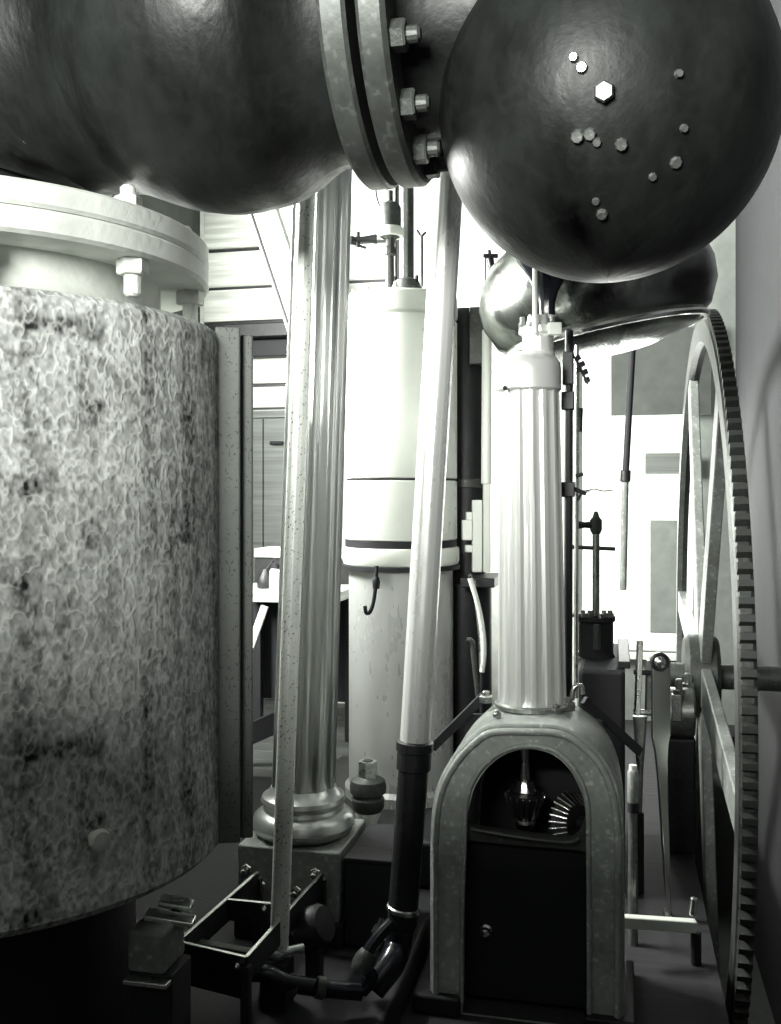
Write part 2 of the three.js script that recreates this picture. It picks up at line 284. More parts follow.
// ================================================================ OVERHEAD CASTINGS
const tankAxis = W(-20, 500, 2.6), pipeY = 2.68, pipeZ = -2.2, jointX = -0.515;
{
  const B = W(225, 60, 2.32), base = V(tankAxis.x, 2.216, tankAxis.z);
  const t = thing('steam_pipe', 'dark bulging overhead steam pipe bending down onto the tank flange', 'pipe', base);
  part(t, 'upper_flange', lathe([[0, 2.218], [0.588, 2.218], [0.595, 2.226], [0.595, 2.268], [0.585, 2.276], [0.42, 2.276], [0.4, 2.3], [0, 2.3]], V(base.x, 0, base.z), 96), mats.flange);
  const c = new THREE.CatmullRomCurve3([V(base.x, 2.28, base.z), V(base.x + 0.01, 2.48, base.z + 0.01), V(base.x + 0.16, 2.68, base.z + 0.06), V(B.x - 0.3, 2.72, (base.z + pipeZ) / 2), V(B.x, 2.7, pipeZ), V((B.x + jointX) / 2, 2.69, pipeZ), V(jointX - 0.05, pipeY, pipeZ)]);
  const N = 70, RS = 48, g = new THREE.TubeGeometry(c, N, 1, RS, false), p = g.attributes.position, v = V(0, 0, 0);
  for (let i = 0; i <= N; i++) {
    const u = i / N, q = c.getPointAt(u), bulge = Math.exp(-(((q.x - B.x) / 0.24) ** 2)), r = 0.34 + 0.075 * bulge - 0.035 * sm(0.0, 0.2, 0.2 - u) - 0.05 * sm(0.86, 0.97, u);
    for (let j = 0; j <= RS; j++) { const k = i * (RS + 1) + j; v.fromBufferAttribute(p, k).sub(q).multiplyScalar(r).add(q); p.setXYZ(k, v.x, v.y, v.z); }
  }
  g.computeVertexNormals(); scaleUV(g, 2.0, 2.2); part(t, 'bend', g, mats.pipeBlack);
  part(t, 'end_flange', turned([[0.28, 0], [0.35, 0], [0.36, 0.01], [0.36, 0.052], [0.352, 0.06], [0, 0.06]], V(jointX - 0.068, pipeY, pipeZ), V(jointX, pipeY, pipeZ), 80), mats.iron);
  for (let k = 0; k < 9; k++) { const a = k / 9 * Math.PI * 2 - 0.41; bolt(t, V(base.x + Math.cos(a) * 0.53, 2.276, base.z + Math.sin(a) * 0.53), V(0, 1, 0), 0.034, 0.06, mats.flange); }
}
{
  const O = W(607, 108, 2.12), t = thing('globe_casing', 'great dark globe shaped casting overhead with bolted side flange', 'casting', V(O.x, O.y, O.z));
  const R = 0.362; let g = new THREE.SphereGeometry(R, 72, 48); g.scale(1, 1.02, 1); scaleUV(g, 2.3, 1.15); g.translate(O.x, O.y, O.z); part(t, 'globe', g, mats.pipeBlack);
  part(t, 'end_flange', turned([[0, 0], [0.352, 0], [0.36, 0.008], [0.36, 0.05], [0.35, 0.06], [0.25, 0.062]], V(jointX + 0.012, pipeY, pipeZ), V(jointX + 1, pipeY, pipeZ), 80), mats.iron);
  part(t, 'side_neck', turned([[0.27, 0.05], [0.245, 0.09], [0.235, 0.16], [0.25, 0.3], [0.27, 0.42]], V(jointX + 0.012, pipeY, pipeZ), V(jointX + 1, pipeY - 0.1, pipeZ), 56), mats.pipeBlack);
  for (let k = 0; k < 14; k++) { const a = k / 14 * Math.PI * 2 + 0.3; bolt(t, V(jointX + 0.072, pipeY + Math.cos(a) * 0.312, pipeZ + Math.sin(a) * 0.312), V(1, 0, 0), 0.032, 0.06, mats.iron); }
  // bosses and studs added to paint small glints on the globe
  const on = (px, py) => { const d = W(px, py, 1).sub(camera.position).normalize(), oc = camera.position.clone().sub(O), b = oc.dot(d), q = b * b - (oc.lengthSq() - R * R); return camera.position.clone().add(d.multiplyScalar(-b - Math.sqrt(Math.max(q, 0)))); };
  for (const [px, py, r, l] of [[604, 92, 0.02, 0.05], [574, 58, 0.009, 0.02], [582, 68, 0.011, 0.02], [578, 136, 0.013, 0.03], [590, 134, 0.012, 0.025], [597, 142, 0.009, 0.02], [621, 144, 0.012, 0.03], [596, 200, 0.008, 0.02], [602, 212, 0.011, 0.03], [683, 128, 0.008, 0.02], [675, 162, 0.012, 0.02], [652, 176, 0.008, 0.02], [678, 74, 0.008, 0.02]]) {
    const p = on(px, py), n = p.clone().sub(O).normalize();
    part(t, r > 0.015 ? 'glint_boss' : 'glint_stud', turned([[r * 1.1, -0.01], [r, 0], [r, l * 0.3], [r * 0.8, l * 0.45], [0, l * 0.45]], p, p.clone().add(n), r > 0.015 ? 6 : 8), mats.dullSteel);
  }
}
{ // polished bowl hanging behind the globe
  const O = W(597, 300, 3.8), t = thing('polished_bowl', 'wide polished metal bowl hanging under the dark globe casting', 'bowl', O);
  const s = 3.8 / F, m = new THREE.Matrix4().makeRotationY(YAW).multiply(new THREE.Matrix4().makeRotationZ(0.2));
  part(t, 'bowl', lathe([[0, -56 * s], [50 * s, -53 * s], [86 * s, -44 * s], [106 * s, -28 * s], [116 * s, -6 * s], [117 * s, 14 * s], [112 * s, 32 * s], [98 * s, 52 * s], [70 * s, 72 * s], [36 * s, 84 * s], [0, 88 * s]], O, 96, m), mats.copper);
  part(t, 'rim', lathe([[96 * s, -41 * s], [101 * s, -41 * s], [102.5 * s, -38 * s], [101 * s, -35 * s], [97 * s, -34 * s]], O, 96, m), mats.brightSteel, 'thin bright rim');
  const st = O.clone().add(V(0, 80 * s, 0)); part(t, 'hanger', rod(st, V(O.x, 3.4, O.z), 0.05), mats.darkIron);
  part(t, 'hanger_plate', lathe([[0, 3.38], [0.12, 3.38], [0.12, 3.42], [0, 3.42]], V(O.x, 0, O.z), 24), mats.darkIron);
}
{ // the lintel girder that carries the overhead castings, above the frame
  const t = thing('ceiling_girder', 'black iron girder carrying the overhead castings, above the picture', 'girder', V(-1.2, 3.4, -2.7));
  part(t, 'web', box(XL, XR, 3.45, 3.75, -3.02, -2.98), mats.black);
  part(t, 'lower_flange', box(XL, XR, 3.42, 3.45, -3.2, -2.8), mats.black); part(t, 'upper_flange', box(XL, XR, 3.75, 3.78, -3.15, -2.85), mats.black);
}

// ================================================================ FLUTED COLUMN ON ITS PLINTH
{
  const c = V(-1.064, 0.43, -3.265), t = thing('fluted_column', 'tall fluted iron column on a square plinth in front of the white cylinder', 'column', V(c.x, 0, c.z));
  const lean = 0.03, right = V(C, 0, -S), top = c.clone().add(V(0, 2.96, 0)).add(right.clone().multiplyScalar(lean * 2.96)), foot = c.clone().add(V(0, 0.145, 0));
  part(t, 'shaft', fluted(foot, top, 0.111, 0.1, 10, 0.2, 0.2, 14, 60, 0.1), mats.column);
  part(t, 'base_moulding', lathe([[0, 0], [0.15, 0], [0.168, 0.012], [0.178, 0.036], [0.172, 0.062], [0.155, 0.078], [0.14, 0.084], [0.135, 0.096], [0.143, 0.104], [0.148, 0.116], [0.143, 0.13], [0.128, 0.138], [0.118, 0.152], [0.112, 0.162], [0, 0.162]], c, 64), mats.column);
  part(t, 'plinth', box(-1.24, -0.885, 0.2, 0.43, -3.44, -3.09, 0.008), mats.greyPaint);
  part(t, 'plinth_foot', box(-1.25, -0.875, 0.12, 0.2, -3.45, -3.08, 0.008), mats.black);
  for (const [px, py] of [[248, 868], [317, 872], [262, 884], [298, 890]]) { const p = onZ(px, py, -3.09); bolt(t, V(p.x, p.y, -3.09), V(0, 0, 1), 0.02, 0.045, mats.brightSteel); }
}
// bed plate under the engine
{
  const t = thing('bed_plate', 'black cast iron bed plate under the fluted column', 'bed plate', V(-1.1, 0, -3));
  part(t, 'plate', box(-2.2, -0.64, 0, 0.12, -4.9, -1.75, 0.015), mats.black);
  const u = thing('cylinder_bed', 'dark raised iron bed under the white steam cylinder', 'bed', V(-0.9, 0.12, -4.2));
  part(u, 'slab', box(-1.35, -0.66, 0.121, 0.3, -4.75, -3.62, 0.02), mats.darkIron); part(u, 'slab', box(-0.62, -0.36, 0, 0.3, -4.75, -3.62, 0.02), mats.darkIron); part(u, 'joint', box(-0.665, -0.615, 0.125, 0.296, -4.7, -3.66, 0.004), mats.black);
}
{ // black box added against the plinth to darken its flank
  const t = thing('shade_box', 'black box added to darken the side of the square column plinth', 'box', V(-0.78, 0.12, -3.27));
  part(t, 'body', box(-0.872, -0.7, 0.121, 0.4, -3.44, -3.1, 0.01), mats.black); part(t, 'lid', box(-0.872, -0.695, 0.401, 0.416, -3.445, -3.095, 0.004), mats.black);
  part(t, 'drain_cock', tube([V(-0.76, 0.2, -3.1), V(-0.76, 0.2, -3.06), V(-0.74, 0.22, -3.04), V(-0.73, 0.25, -3.04)], 0.009, 16, 8), mats.dullSteel, 'small bright cock');
}
{ // open frame of flat bars bolted to the plinth
  const y = 0.38, a = onY(178, 942, y), b = onY(246, 958, y), c = onY(258, 872, y), d = onY(322, 873, y);
  const t = thing('bar_frame', 'open rectangular frame of flat iron bars bolted to the column plinth', 'frame', V(a.x, 0.12, a.z));
  const mid = (p, q, k) => p.clone().lerp(q, k), low = (p, k) => p.clone().setY(p.y - k);
  const plate = (name, p, q, h) => { const m = part(t, name, bar(low(p, h / 2), low(q, h / 2), 0.008, h, 0.002), mats.darkIron); part(m, 'lit_edge', bar(p.clone().setY(y + 0.002), q.clone().setY(y + 0.002), 0.011, 0.004, 0.001), mats.brightSteel, 'bright strip painting light on the top edge'); };  // steel strips paint the light falling on the bar tops
  plate('side_bar', a, c, 0.07); plate('side_bar', b, d, 0.07); plate('cross_bar', a, b, 0.11); plate('cross_bar', mid(a, c, 0.56), mid(b, d, 0.56), 0.06);
  part(t, 'tie_bar', bar(low(mid(a, c, 0.22), 0.05), low(mid(b, d, 0.22), 0.05), 0.03, 0.008), mats.iron);
  for (const p of [a, b, c, d]) part(t, 'foot', box(p.x - 0.012, p.x + 0.012, 0.12, y - 0.02, p.z - 0.012, p.z + 0.012, 0.002), mats.black);
  bolt(t, low(mid(a, b, 0.9), 0.02).add(V(0, 0, 0.006)), V(0, 0, 1), 0.011, 0.02, mats.brightSteel); bolt(t, low(mid(mid(a, c, 0.56), mid(b, d, 0.56), 0.6), 0.01).add(V(0, 0, 0.006)), V(0, 0, 1), 0.009, 0.018, mats.brightSteel);
}
{ // worn iron block beside the frame
  const p = W(148, 930, 2.3), t = thing('iron_block', 'worn grey iron block on the floor beside the bar frame', 'block', V(p.x, 0.12, p.z));
  part(t, 'body', box(p.x - 0.05, p.x + 0.045, p.y - 0.1, p.y, p.z - 0.11, p.z + 0.01, 0.012), mats.greyPaint); part(t, 'pedestal', box(p.x - 0.05, p.x + 0.06, 0.12, p.y - 0.1, p.z - 0.11, p.z, 0.006), mats.black);
  part(t, 'ledge', box(p.x - 0.05, p.x + 0.06, p.y - 0.12, p.y - 0.108, p.z, p.z + 0.03, 0.003), mats.steel);
  for (const [x0, y0, x1, y1, d] of [[146, 914, 194, 922, 2.36], [160, 900, 192, 906, 2.42]]) { const a = W(x0, y0, d), b = W(x1, y1, d); part(t, 'strap', bar(a, b, 0.05, 0.014), mats.steel); part(t, 'strap_post', rod(V((a.x + b.x) / 2, 0.12, (a.z + b.z) / 2), a.clone().lerp(b, 0.5), 0.012), mats.black); }
}
{ // slim bright rod in front of the column
  const a = W(279, 948, 2.84), b = W(309, 120, 2.84), t = thing('pump_rod', 'slim bright steel rod standing before the fluted column', 'rod', a);
  part(t, 'shaft', rod(a, b, 0.0275, 0.0275, 28), mats.steelPitted);
  part(t, 'knuckle', join([new THREE.SphereGeometry(0.042, 24, 16).scale(1.1, 0.85, 1).translate(a.x - 0.025, a.y - 0.015, a.z)]), mats.brightSteel, 'bright rounded knuckle');
  const q = W(265, 952, 2.84); part(t, 'pin', rod(q.clone().add(V(-0.02, 0.0, 0.05)), q.clone().add(V(0.1, 0, -0.05)), 0.014), mats.steel);
  part(t, 'bracket', box(a.x - 0.05, a.x + 0.03, 0.12, a.y - 0.035, a.z - 0.05, a.z + 0.03, 0.006), mats.black);
}
{ // slanting pipe
  const D = 2.95, a = W(402, 925, D), k = W(413.5, 770, D), k2 = W(414.8, 746, D), b = W(452, 120, D);
  const t = thing('slanting_pipe', 'long slanting pale pipe crossing in front of the white cylinder', 'pipe', a);
  part(t, 'upper_length', rod(k2, b, 0.0455, 0.0455, 36, 0.05), mats.palePipe);
  part(t, 'socket', turned([[0.045, 0], [0.052, 0.004], [0.052, 0.055], [0.056, 0.06], [0.056, 0.085], [0.046, 0.09]], k, k2, 36), mats.darkIron, 'dark socket collar');
  part(t, 'lower_length', rod(a, k, 0.045, 0.045, 36, 0.05), mats.darkIron);
  part(t, 'elbow', tube([a, a.clone().add(V(-0.01, -0.06, 0.01)), W(392, 962, 2.9), W(372, 988, 2.86)], 0.042, 30, 18), mats.blackGloss);
  part(t, 'collar_ring', turned([[0.044, 0], [0.05, 0.005], [0.05, 0.016], [0.044, 0.02]], W(402.5, 912, D), W(403.5, 905, D), 32), mats.steel, 'thin bright ring');
}
{ // pipe along the floor
  const t = thing('floor_pipe', 'bent black pipe running along the floor under the bar frame', 'pipe', W(300, 985, 2.8));
  part(t, 'length', tube([W(225, 985, 2.75), W(245, 974, 2.75), W(268, 974, 2.75), W(285, 982, 2.75), W(320, 988, 2.78), W(362, 992, 2.8)], 0.024, 50, 16), mats.blackGloss);
  for (const px of [288, 316]) { const a = W(px, 984 + (px - 288) * 0.1, 2.76), b = W(px + 10, 986 + (px - 288) * 0.1, 2.765); part(t, 'coupling', turned([[0.024, 0], [0.03, 0.003], [0.03, 0.024], [0.024, 0.027]], a, b, 24), mats.iron); }
  const e = [W(362, 992, 2.8), W(372, 978, 2.8), W(364, 962, 2.8), W(376, 940, 2.82), W(392, 922, 2.84)];
  part(t, 'riser', tube(e, 0.018, 40, 14), mats.blackGloss);
  part(t, 'union', turned([[0, -0.03], [0.026, -0.03], [0.032, -0.01], [0.032, 0.01], [0.026, 0.03], [0, 0.03]], e[2], e[3], 18), mats.iron);
}
{ // small drum valve near the plinth
  const a = W(303, 930, 2.98), b = W(330, 922, 2.94), t = thing('drum_valve', 'small drum shaped valve beside the foot of the plinth', 'valve', V(a.x, 0.12, a.z));
  part(t, 'drum', turned([[0, 0], [0.055, 0], [0.06, 0.006], [0.06, 0.07], [0.05, 0.085], [0, 0.09]], a, b, 32), mats.darkIron);
  part(t, 'foot', box(a.x + 0.015, a.x + 0.06, 0.12, a.y - 0.04, a.z - 0.02, a.z + 0.03), mats.black);
  const n = W(294, 930, 2.96); part(t, 'spindle', rod(n, a, 0.018), mats.steel);
}

// ================================================================ WHITE STEAM CYLINDER BEHIND
{
  const D = 4.3, A = W(401, 500, D), y = (py) => EYE + (HORIZON - py) / F * D, s = D / F, R = 56 * s, at = V(A.x, 0, A.z);
  const t = thing('steam_cylinder', 'large white painted steam cylinder banded near the middle', 'cylinder', V(A.x, 0.3, A.z));
  part(t, 'lid', lathe([[0, y(299)], [R * 0.97, y(299)], [R * 1.01, y(301)], [R * 1.01, y(319)], [R * 0.985, y(321)], [R * 0.96, y(321)], [R * 0.96, y(322.5)], [0, y(322.5)]], at, 80), mats.white);
  part(t, 'upper_barrel', lathe([[R * 0.97, y(322)], [R, y(325)], [R, y(478)], [R * 0.985, y(479)]], at, 80), mats.white);
  part(t, 'joint_ring', lathe([[R * 0.965, y(478)], [R * 0.965, y(482)]], at, 80), mats.black);
  part(t, 'middle_barrel', lathe([[R * 0.985, y(481)], [R, y(482)], [R, y(538)], [R * 0.985, y(539)]], at, 80), mats.white);
  part(t, 'dark_band', lathe([[R * 0.985, y(539)], [R * 0.995, y(539)], [R * 0.995, y(546)], [R * 0.985, y(546)]], at, 80), mats.black);
  part(t, 'belt', lathe([[R * 0.98, y(546)], [R * 1.03, y(547)], [R * 1.04, y(550)], [R * 1.04, y(560)], [R * 1.02, y(563)], [R * 0.96, y(564)]], at, 80), mats.white);
  part(t, 'belt_shadow_ring', lathe([[R * 1.02, y(563.5)], [R * 1.05, y(564)], [R * 1.05, y(568)], [R * 0.9, y(569)]], at, 80), mats.black);  // black ring paints the shadow under the belt
  part(t, 'lower_barrel', lathe([[R * 0.93, y(568)], [R * 0.93, 0.36], [R * 1.0, 0.34], [R * 1.0, 0.3]], at, 80), mats.palePipe);
  // hook hanging under the belt
  const h = (px, py) => W(px, py, D - R - 0.02); part(t, 'hook', tube([h(377, 566), h(376, 580), h(375, 592), h(373, 604), h(370, 612), h(366, 613), h(365, 606)], 0.008, 40, 10), mats.black, 'dark hanging hook');
  part(t, 'hook_eye', turned([[0, 0], [0.014, 0.002], [0.016, 0.03], [0.01, 0.05], [0, 0.05]], h(376, 589), h(377, 570), 16), mats.darkIron);
  // small studs on the lid edge
  for (let k = 0; k < 10; k++) { const a = k / 10 * Math.PI * 2 + 0.2; bolt(t, V(A.x + Math.cos(a) * R * 0.86, y(299), A.z + Math.sin(a) * R * 0.86), V(0, 1, 0), 0.016, 0.03, mats.white); }
  // piston rod and its gland on the lid
  const P = V(W(407, 300, D).x, 0, W(407, 300, D).z), g = thing('piston_rod', 'round steel piston rod rising from the white cylinder lid', 'rod', V(P.x, y(299), P.z));
  part(g, 'rod', rod(V(P.x, y(299), P.z), V(P.x, 3.3, P.z), 7 * s, 7 * s, 24), mats.iron);
  part(g, 'gland', lathe([[0, y(299)], [14 * s, y(299)], [14 * s, y(287)], [12 * s, y(281)], [8 * s, y(279)], [0, y(279)]], P, 32), mats.iron);
  for (const k of [-1, 1]) part(g, 'gland_stud', rod(V(P.x + k * 11 * s, y(283), P.z + 0.02), V(P.x + k * 11 * s, y(277), P.z + 0.02), 2 * s), mats.black);
  // oil cup
  const Q = W(390, 300, D - 0.1), q = V(Q.x, 0, Q.z), o = thing('oil_cup', 'small brass oil cup with side tap on the cylinder lid', 'oil cup', V(Q.x, y(299), Q.z));
  part(o, 'stem', lathe([[0, y(299)], [4.5 * s, y(299)], [4 * s, y(262)], [6 * s, y(260)], [6 * s, y(254)], [4.5 * s, y(252)], [5 * s, y(246)], [8 * s, y(244)], [11 * s, y(242)], [0, y(242)]], q, 28), mats.iron);
  part(o, 'saucer', lathe([[0, y(243)], [12.5 * s, y(243)], [13.5 * s, y(241)], [13.5 * s, y(236)], [12 * s, y(234)], [0, y(234)]], q, 28), mats.white);
  part(o, 'cup', lathe([[0, y(235)], [10.5 * s, y(235)], [11 * s, y(232)], [11 * s, y(215)], [9 * s, y(211)], [3 * s, y(208)], [3 * s, y(198)], [0, y(197)]], q, 28), mats.iron);
  const a = W(377, 239, D - 0.1), b = W(352, 239.5, D - 0.1); part(o, 'side_spout', turned([[0, 0], [5 * s, 0], [3 * s, 12 * s], [2.4 * s, 24 * s], [0, 24 * s]], a, b, 16), mats.darkIron);
  part(o, 'tap', join([rod(W(358, 232, D - 0.1), W(358, 247, D - 0.1), 2 * s), rod(W(351, 243, D - 0.1), W(366, 248, D - 0.1), 1.3 * s), new THREE.SphereGeometry(3.6 * s, 12, 8).translate(b.x, b.y, b.z)]), mats.black);
  part(o, 'bail_wire', tube([W(381, 211, D - 0.1), W(376, 190, D - 0.1), W(385, 170, D - 0.1)], 0.004, 16, 8), mats.black); part(o, 'bail_wire', tube([W(394, 209, D - 0.1), W(388, 192, D - 0.1), W(383, 172, D - 0.1)], 0.004, 16, 8), mats.black);
  // wing tap
  const w = W(421, 262, D + 0.2), wt = thing('wing_tap', 'small upright tap with wing handle behind the piston rod', 'tap', V(w.x, y(299), w.z));
  part(wt, 'stem', rod(V(w.x, y(299), w.z), W(421, 236, D + 0.2), 2.6 * s), mats.greyPaint); part(wt, 'wings', join([rod(W(421, 237, D + 0.2), W(417, 230, D + 0.2), 1.3 * s), rod(W(421, 237, D + 0.2), W(426, 232, D + 0.2), 1.3 * s)]), mats.black);
}
{ // capped union at the foot of the cylinder
  const D = 3.85, A = W(368, 780, D), s = D / F, y = (py) => EYE + (HORIZON - py) / F * D, at = V(A.x, 0, A.z), t = thing('capped_union', 'stout pipe union capped by a hexagon nut behind the plinth', 'union', V(A.x, 0.3, A.z));
  part(t, 'stem', lathe([[0, 0.3], [7 * s, 0.3], [13 * s, y(815)], [13 * s, y(808)], [0, y(808)]], at, 28), mats.white);
  part(t, 'body', lathe([[0, y(811)], [13 * s, y(811)], [16 * s, y(807)], [16.5 * s, y(798)], [15 * s, y(796)], [15 * s, y(794)], [18 * s, y(792)], [18.5 * s, y(786)], [17 * s, y(780)], [12 * s, y(777)], [0, y(776)]], at, 40), mats.iron);
  part(t, 'cap_nut', toCreasedNormals(new THREE.CylinderGeometry(9.5 * s, 10 * s, 16 * s, 6), 0.5).translate(A.x, y(769), A.z), mats.steel);
  part(t, 'cap_bore', lathe([[0, y(762)], [5 * s, y(762)], [5 * s, y(760.4)], [0, y(760.4)]], at, 20), mats.black);
}
{ // dark valve chest beside the cylinder
  const D = 4.5, A = W(465, 500, D), s = D / F, y = (py) => EYE + (HORIZON - py) / F * D, at = V(A.x, 0, A.z), R = 20.5 * s;
  const t = thing('valve_chest', 'dark upright valve chest half hidden behind the slanting pipe', 'valve chest', V(A.x, 0.3, A.z));
  part(t, 'barrel', lathe([[0, 0.3], [R * 1.3, 0.3], [R * 1.3, y(582)], [R * 1.1, y(578)], [R, y(572)], [R, y(316)], [R * 0.9, y(311)], [0, y(310)]], at, 56), mats.darkIron);
  part(t, 'ledge', box(W(462, 575, 4.3).x, W(497, 575, 4.3).x, y(582), y(573), A.z - 0.05, A.z + 0.26), mats.darkIron);
  part(t, 'ring', lathe([[R, y(488)], [R * 1.04, y(487)], [R * 1.04, y(480)], [R, y(479)]], at, 56), mats.iron);
  part(t, 'side_box', box(W(473, 350, D).x, W(492, 350, D).x, y(368), y(312), A.z + 0.02, A.z + 0.12, 0.006), mats.iron);
}
{ // white bracket clamped on the ledge
  const D = 4.25, s = D / F, y = (py) => EYE + (HORIZON - py) / F * D, p = (px) => W(px, 500, D), t = thing('white_bracket', 'white stepped bracket standing on the dark ledge by the tapered column', 'bracket', p(480).setY(y(573)));
  const g = (x0, x1, y0, y1, d0 = 0.04) => bar(W(x0, (y0 + y1) / 2, D), W(x1, (y0 + y1) / 2, D), d0, Math.abs(y1 - y0) * s, 0.004);
  part(t, 'plate', g(472, 482, 500, 572), mats.white); part(t, 'pillar', g(483, 490, 484, 572), mats.white);
  part(t, 'lug', g(462, 472, 520, 540, 0.06), mats.white); part(t, 'lug', g(466, 472, 512, 520, 0.05), mats.white); part(t, 'lug', g(465, 472, 545, 552, 0.05), mats.white);
  part(t, 'upright', rod(W(486, 484, D), W(487, 330, D), 5 * s), mats.white);
}
{ // two thin rods below the ledge
  const t = thing('link_rod', 'thin bent link rod hanging below the dark ledge', 'rod', W(478, 700, 3.9));
  part(t, 'upper_link', tube([W(470, 578, 3.9), W(478, 605, 3.9), W(483, 632, 3.9), W(484, 655, 3.9), W(482, 672, 3.9)], 0.01, 30, 10), mats.white);
  part(t, 'upper_link', tube([W(473, 580, 3.92), W(477, 610, 3.92), W(480, 640, 3.92), W(481, 672, 3.92)], 0.007, 30, 10), mats.steel);
  part(t, 'lower_link', tube([W(466, 640, 3.88), W(472, 642, 3.88), W(474, 660, 3.88), W(479, 702, 3.88)], 0.011, 30, 10), mats.iron);
  part(t, 'tail', rod(W(482, 672, 3.9), V(W(481, 780, 3.9).x, 0.3, W(481, 780, 3.9).z), 0.008), mats.black);
  part(t, 'hanger', rod(W(470, 578, 3.9), W(470, 575, 4.1), 0.008), mats.black);
}

// ================================================================ ARCH STANDARD WITH THE BEVEL GEAR
const AZ = -3.0, ADEP = 0.36;
const arch = {};
{
  const P = (px, py) => { const p = onZ(px, py, AZ); return new THREE.Vector2(p.x, p.y); };
  const foot = P(432, 900).x, footR = P(622, 900).x;
  const outer = [P(432, 850), P(434, 812), P(441, 782), P(456, 756), P(472, 739), P(490, 727.5), P(525, 726.5), P(558, 728), P(580, 738), P(600, 757), P(613, 782), P(620, 815), P(622, 850)];
  const smooth = (pts, n) => new THREE.SplineCurve(pts).getPoints(n);
  const so = smooth(outer, 60), shape = new THREE.Shape([new THREE.Vector2(foot, 0), ...so, new THREE.Vector2(footR, 0)]);
  const low = [P(466, 842), P(520, 849), P(578, 854), P(586, 862)].map((v) => v); const lowHole = smooth(low, 20); const lx = P(463, 860).x, rx = P(588, 870).x;
  const opening = [...smooth([P(464, 860), P(466, 825), P(470, 803), P(476, 785), P(488, 767), P(506, 754), P(528, 749), P(551, 754), P(568, 768), P(579, 787), P(585, 808), P(588, 862)], 60), new THREE.Vector2(rx, 0.006), new THREE.Vector2(lx, 0.006)];
  shape.holes.push(new THREE.Path(opening));
  const cross = new THREE.Shape([...smooth([P(464, 822), P(472, 829), P(520, 836), P(566, 841), P(577, 837), P(583, 826), P(588, 812)], 30), ...smooth([P(590, 860), P(578, 853), P(520, 848), P(462, 842)], 20)]);
  const g = new THREE.ExtrudeGeometry(shape, { depth: ADEP - 0.024, bevelEnabled: true, bevelThickness: 0.012, bevelSize: 0.008, bevelSegments: 2, curveSegments: 8 });
  const topY = Math.max(...so.map((p) => p.y)); Object.assign(arch, { cx: (foot + footR) / 2, topY: topY + 0.008 });
  const t = thing('arch_standard', 'grey cast iron arched standard carrying the tapered column', 'arch', V(arch.cx, 0, AZ - ADEP / 2));
  part(t, 'frame', muv(toCreasedNormals(g.translate(0, 0, AZ - ADEP + 0.012), 0.5)), mats.archPaint);
  const z = AZ + 0.004, bead = (pts, r) => tube(pts.map((p) => V(p.x, p.y, z)), r, 140, 8);
  const mid = V(arch.cx, 0.45, 0), inset = (pts, k) => pts.map((p) => new THREE.Vector2(p.x + (mid.x - p.x) * k, p.y + (mid.y - p.y) * k));
  part(t, 'outer_bead', bead([new THREE.Vector2(foot + 0.012, 0.02), ...inset(so, 0.035), new THREE.Vector2(footR - 0.012, 0.02)], 0.011), mats.archPaint);
  const up = [new THREE.Vector2(lx - 0.004, 0.04), new THREE.Vector2(lx - 0.003, 0.3), ...smooth([P(465, 830), P(466, 803), P(473, 781), P(486, 763), P(505, 750), P(528, 745.5), P(553, 750), P(571, 765), P(583, 786), P(588, 810), P(588.5, 840)], 50), new THREE.Vector2(rx + 0.004, 0.3), new THREE.Vector2(rx + 0.004, 0.04)];
  part(t, 'inner_bead', bead(up, 0.008), mats.archPaint);
  part(t, 'sill_bead', bead(smooth([P(472, 829), P(520, 837), P(566, 842), P(579, 838)], 20), 0.007), mats.iron);
  part(t, 'cross_bar', muv(new THREE.ExtrudeGeometry(cross, { depth: 0.03, bevelEnabled: false }).translate(0, 0, AZ - 0.05)), mats.iron);
  for (const [px, py, d, r] of [[486, 694, 3.3, 0.024], [556, 697, 3.12, 0.02], [568, 696, 3.18, 0.026], [497, 699, 3.08, 0.014]]) { const p = W(px, py, d); bolt(t, V(p.x, topY + 0.004, Math.min(p.z, AZ - 0.04)), V(0, 1, 0), r, r * 1.6, mats.dullSteel); }
  part(t, 'lever_stub', tube([W(572, 700, 3.2), W(574, 688, 3.2), W(581, 686, 3.2), W(583, 694, 3.2)], 0.008, 20, 8), mats.steel);
  part(t, 'foot_pad', box(foot - 0.06, foot + 0.09, 0, 0.06, AZ - ADEP - 0.02, AZ + 0.03, 0.01), mats.black); part(t, 'foot_pad', box(footR - 0.11, footR + 0.04, 0, 0.05, AZ - ADEP - 0.02, AZ + 0.03, 0.01), mats.darkIron);
  // small bright boss deep inside the lower opening
  part(t, 'shade_infill_plate', box(foot + 0.06, footR - 0.09, 0.02, P(470, 842).y, AZ - 0.1, AZ - 0.08, 0.004), mats.black, 'black plate added as shade in the lower opening');  // black sheet put in for the shade of the lower opening
  part(t, 'shade_back_plate', box(foot + 0.05, footR - 0.06, 0.02, P(500, 742).y, AZ - ADEP - 0.02, AZ - ADEP - 0.004, 0.003), mats.black, 'black plate added as shade behind the arch opening');  // black sheet put in for the shade behind the upper opening
  const q = onZ(486, 931, AZ - 0.07); part(t, 'plug', turned([[0, 0], [0.018, 0], [0.02, 0.01], [0.014, 0.016], [0.012, 0.03], [0, 0.034]], V(q.x, q.y, AZ - 0.081), V(q.x, q.y, AZ), 12), mats.brightSteel, 'small bright plug');
  // sloping stay bars at the shoulders
  part(t, 'stay_bar', bar(W(484, 696, 3.35), W(432, 748, 3.35), 0.02, 0.03), mats.black);
  part(t, 'stay_bar', bar(W(584, 700, 3.3), W(640, 752, 3.4), 0.02, 0.03), mats.black);
}
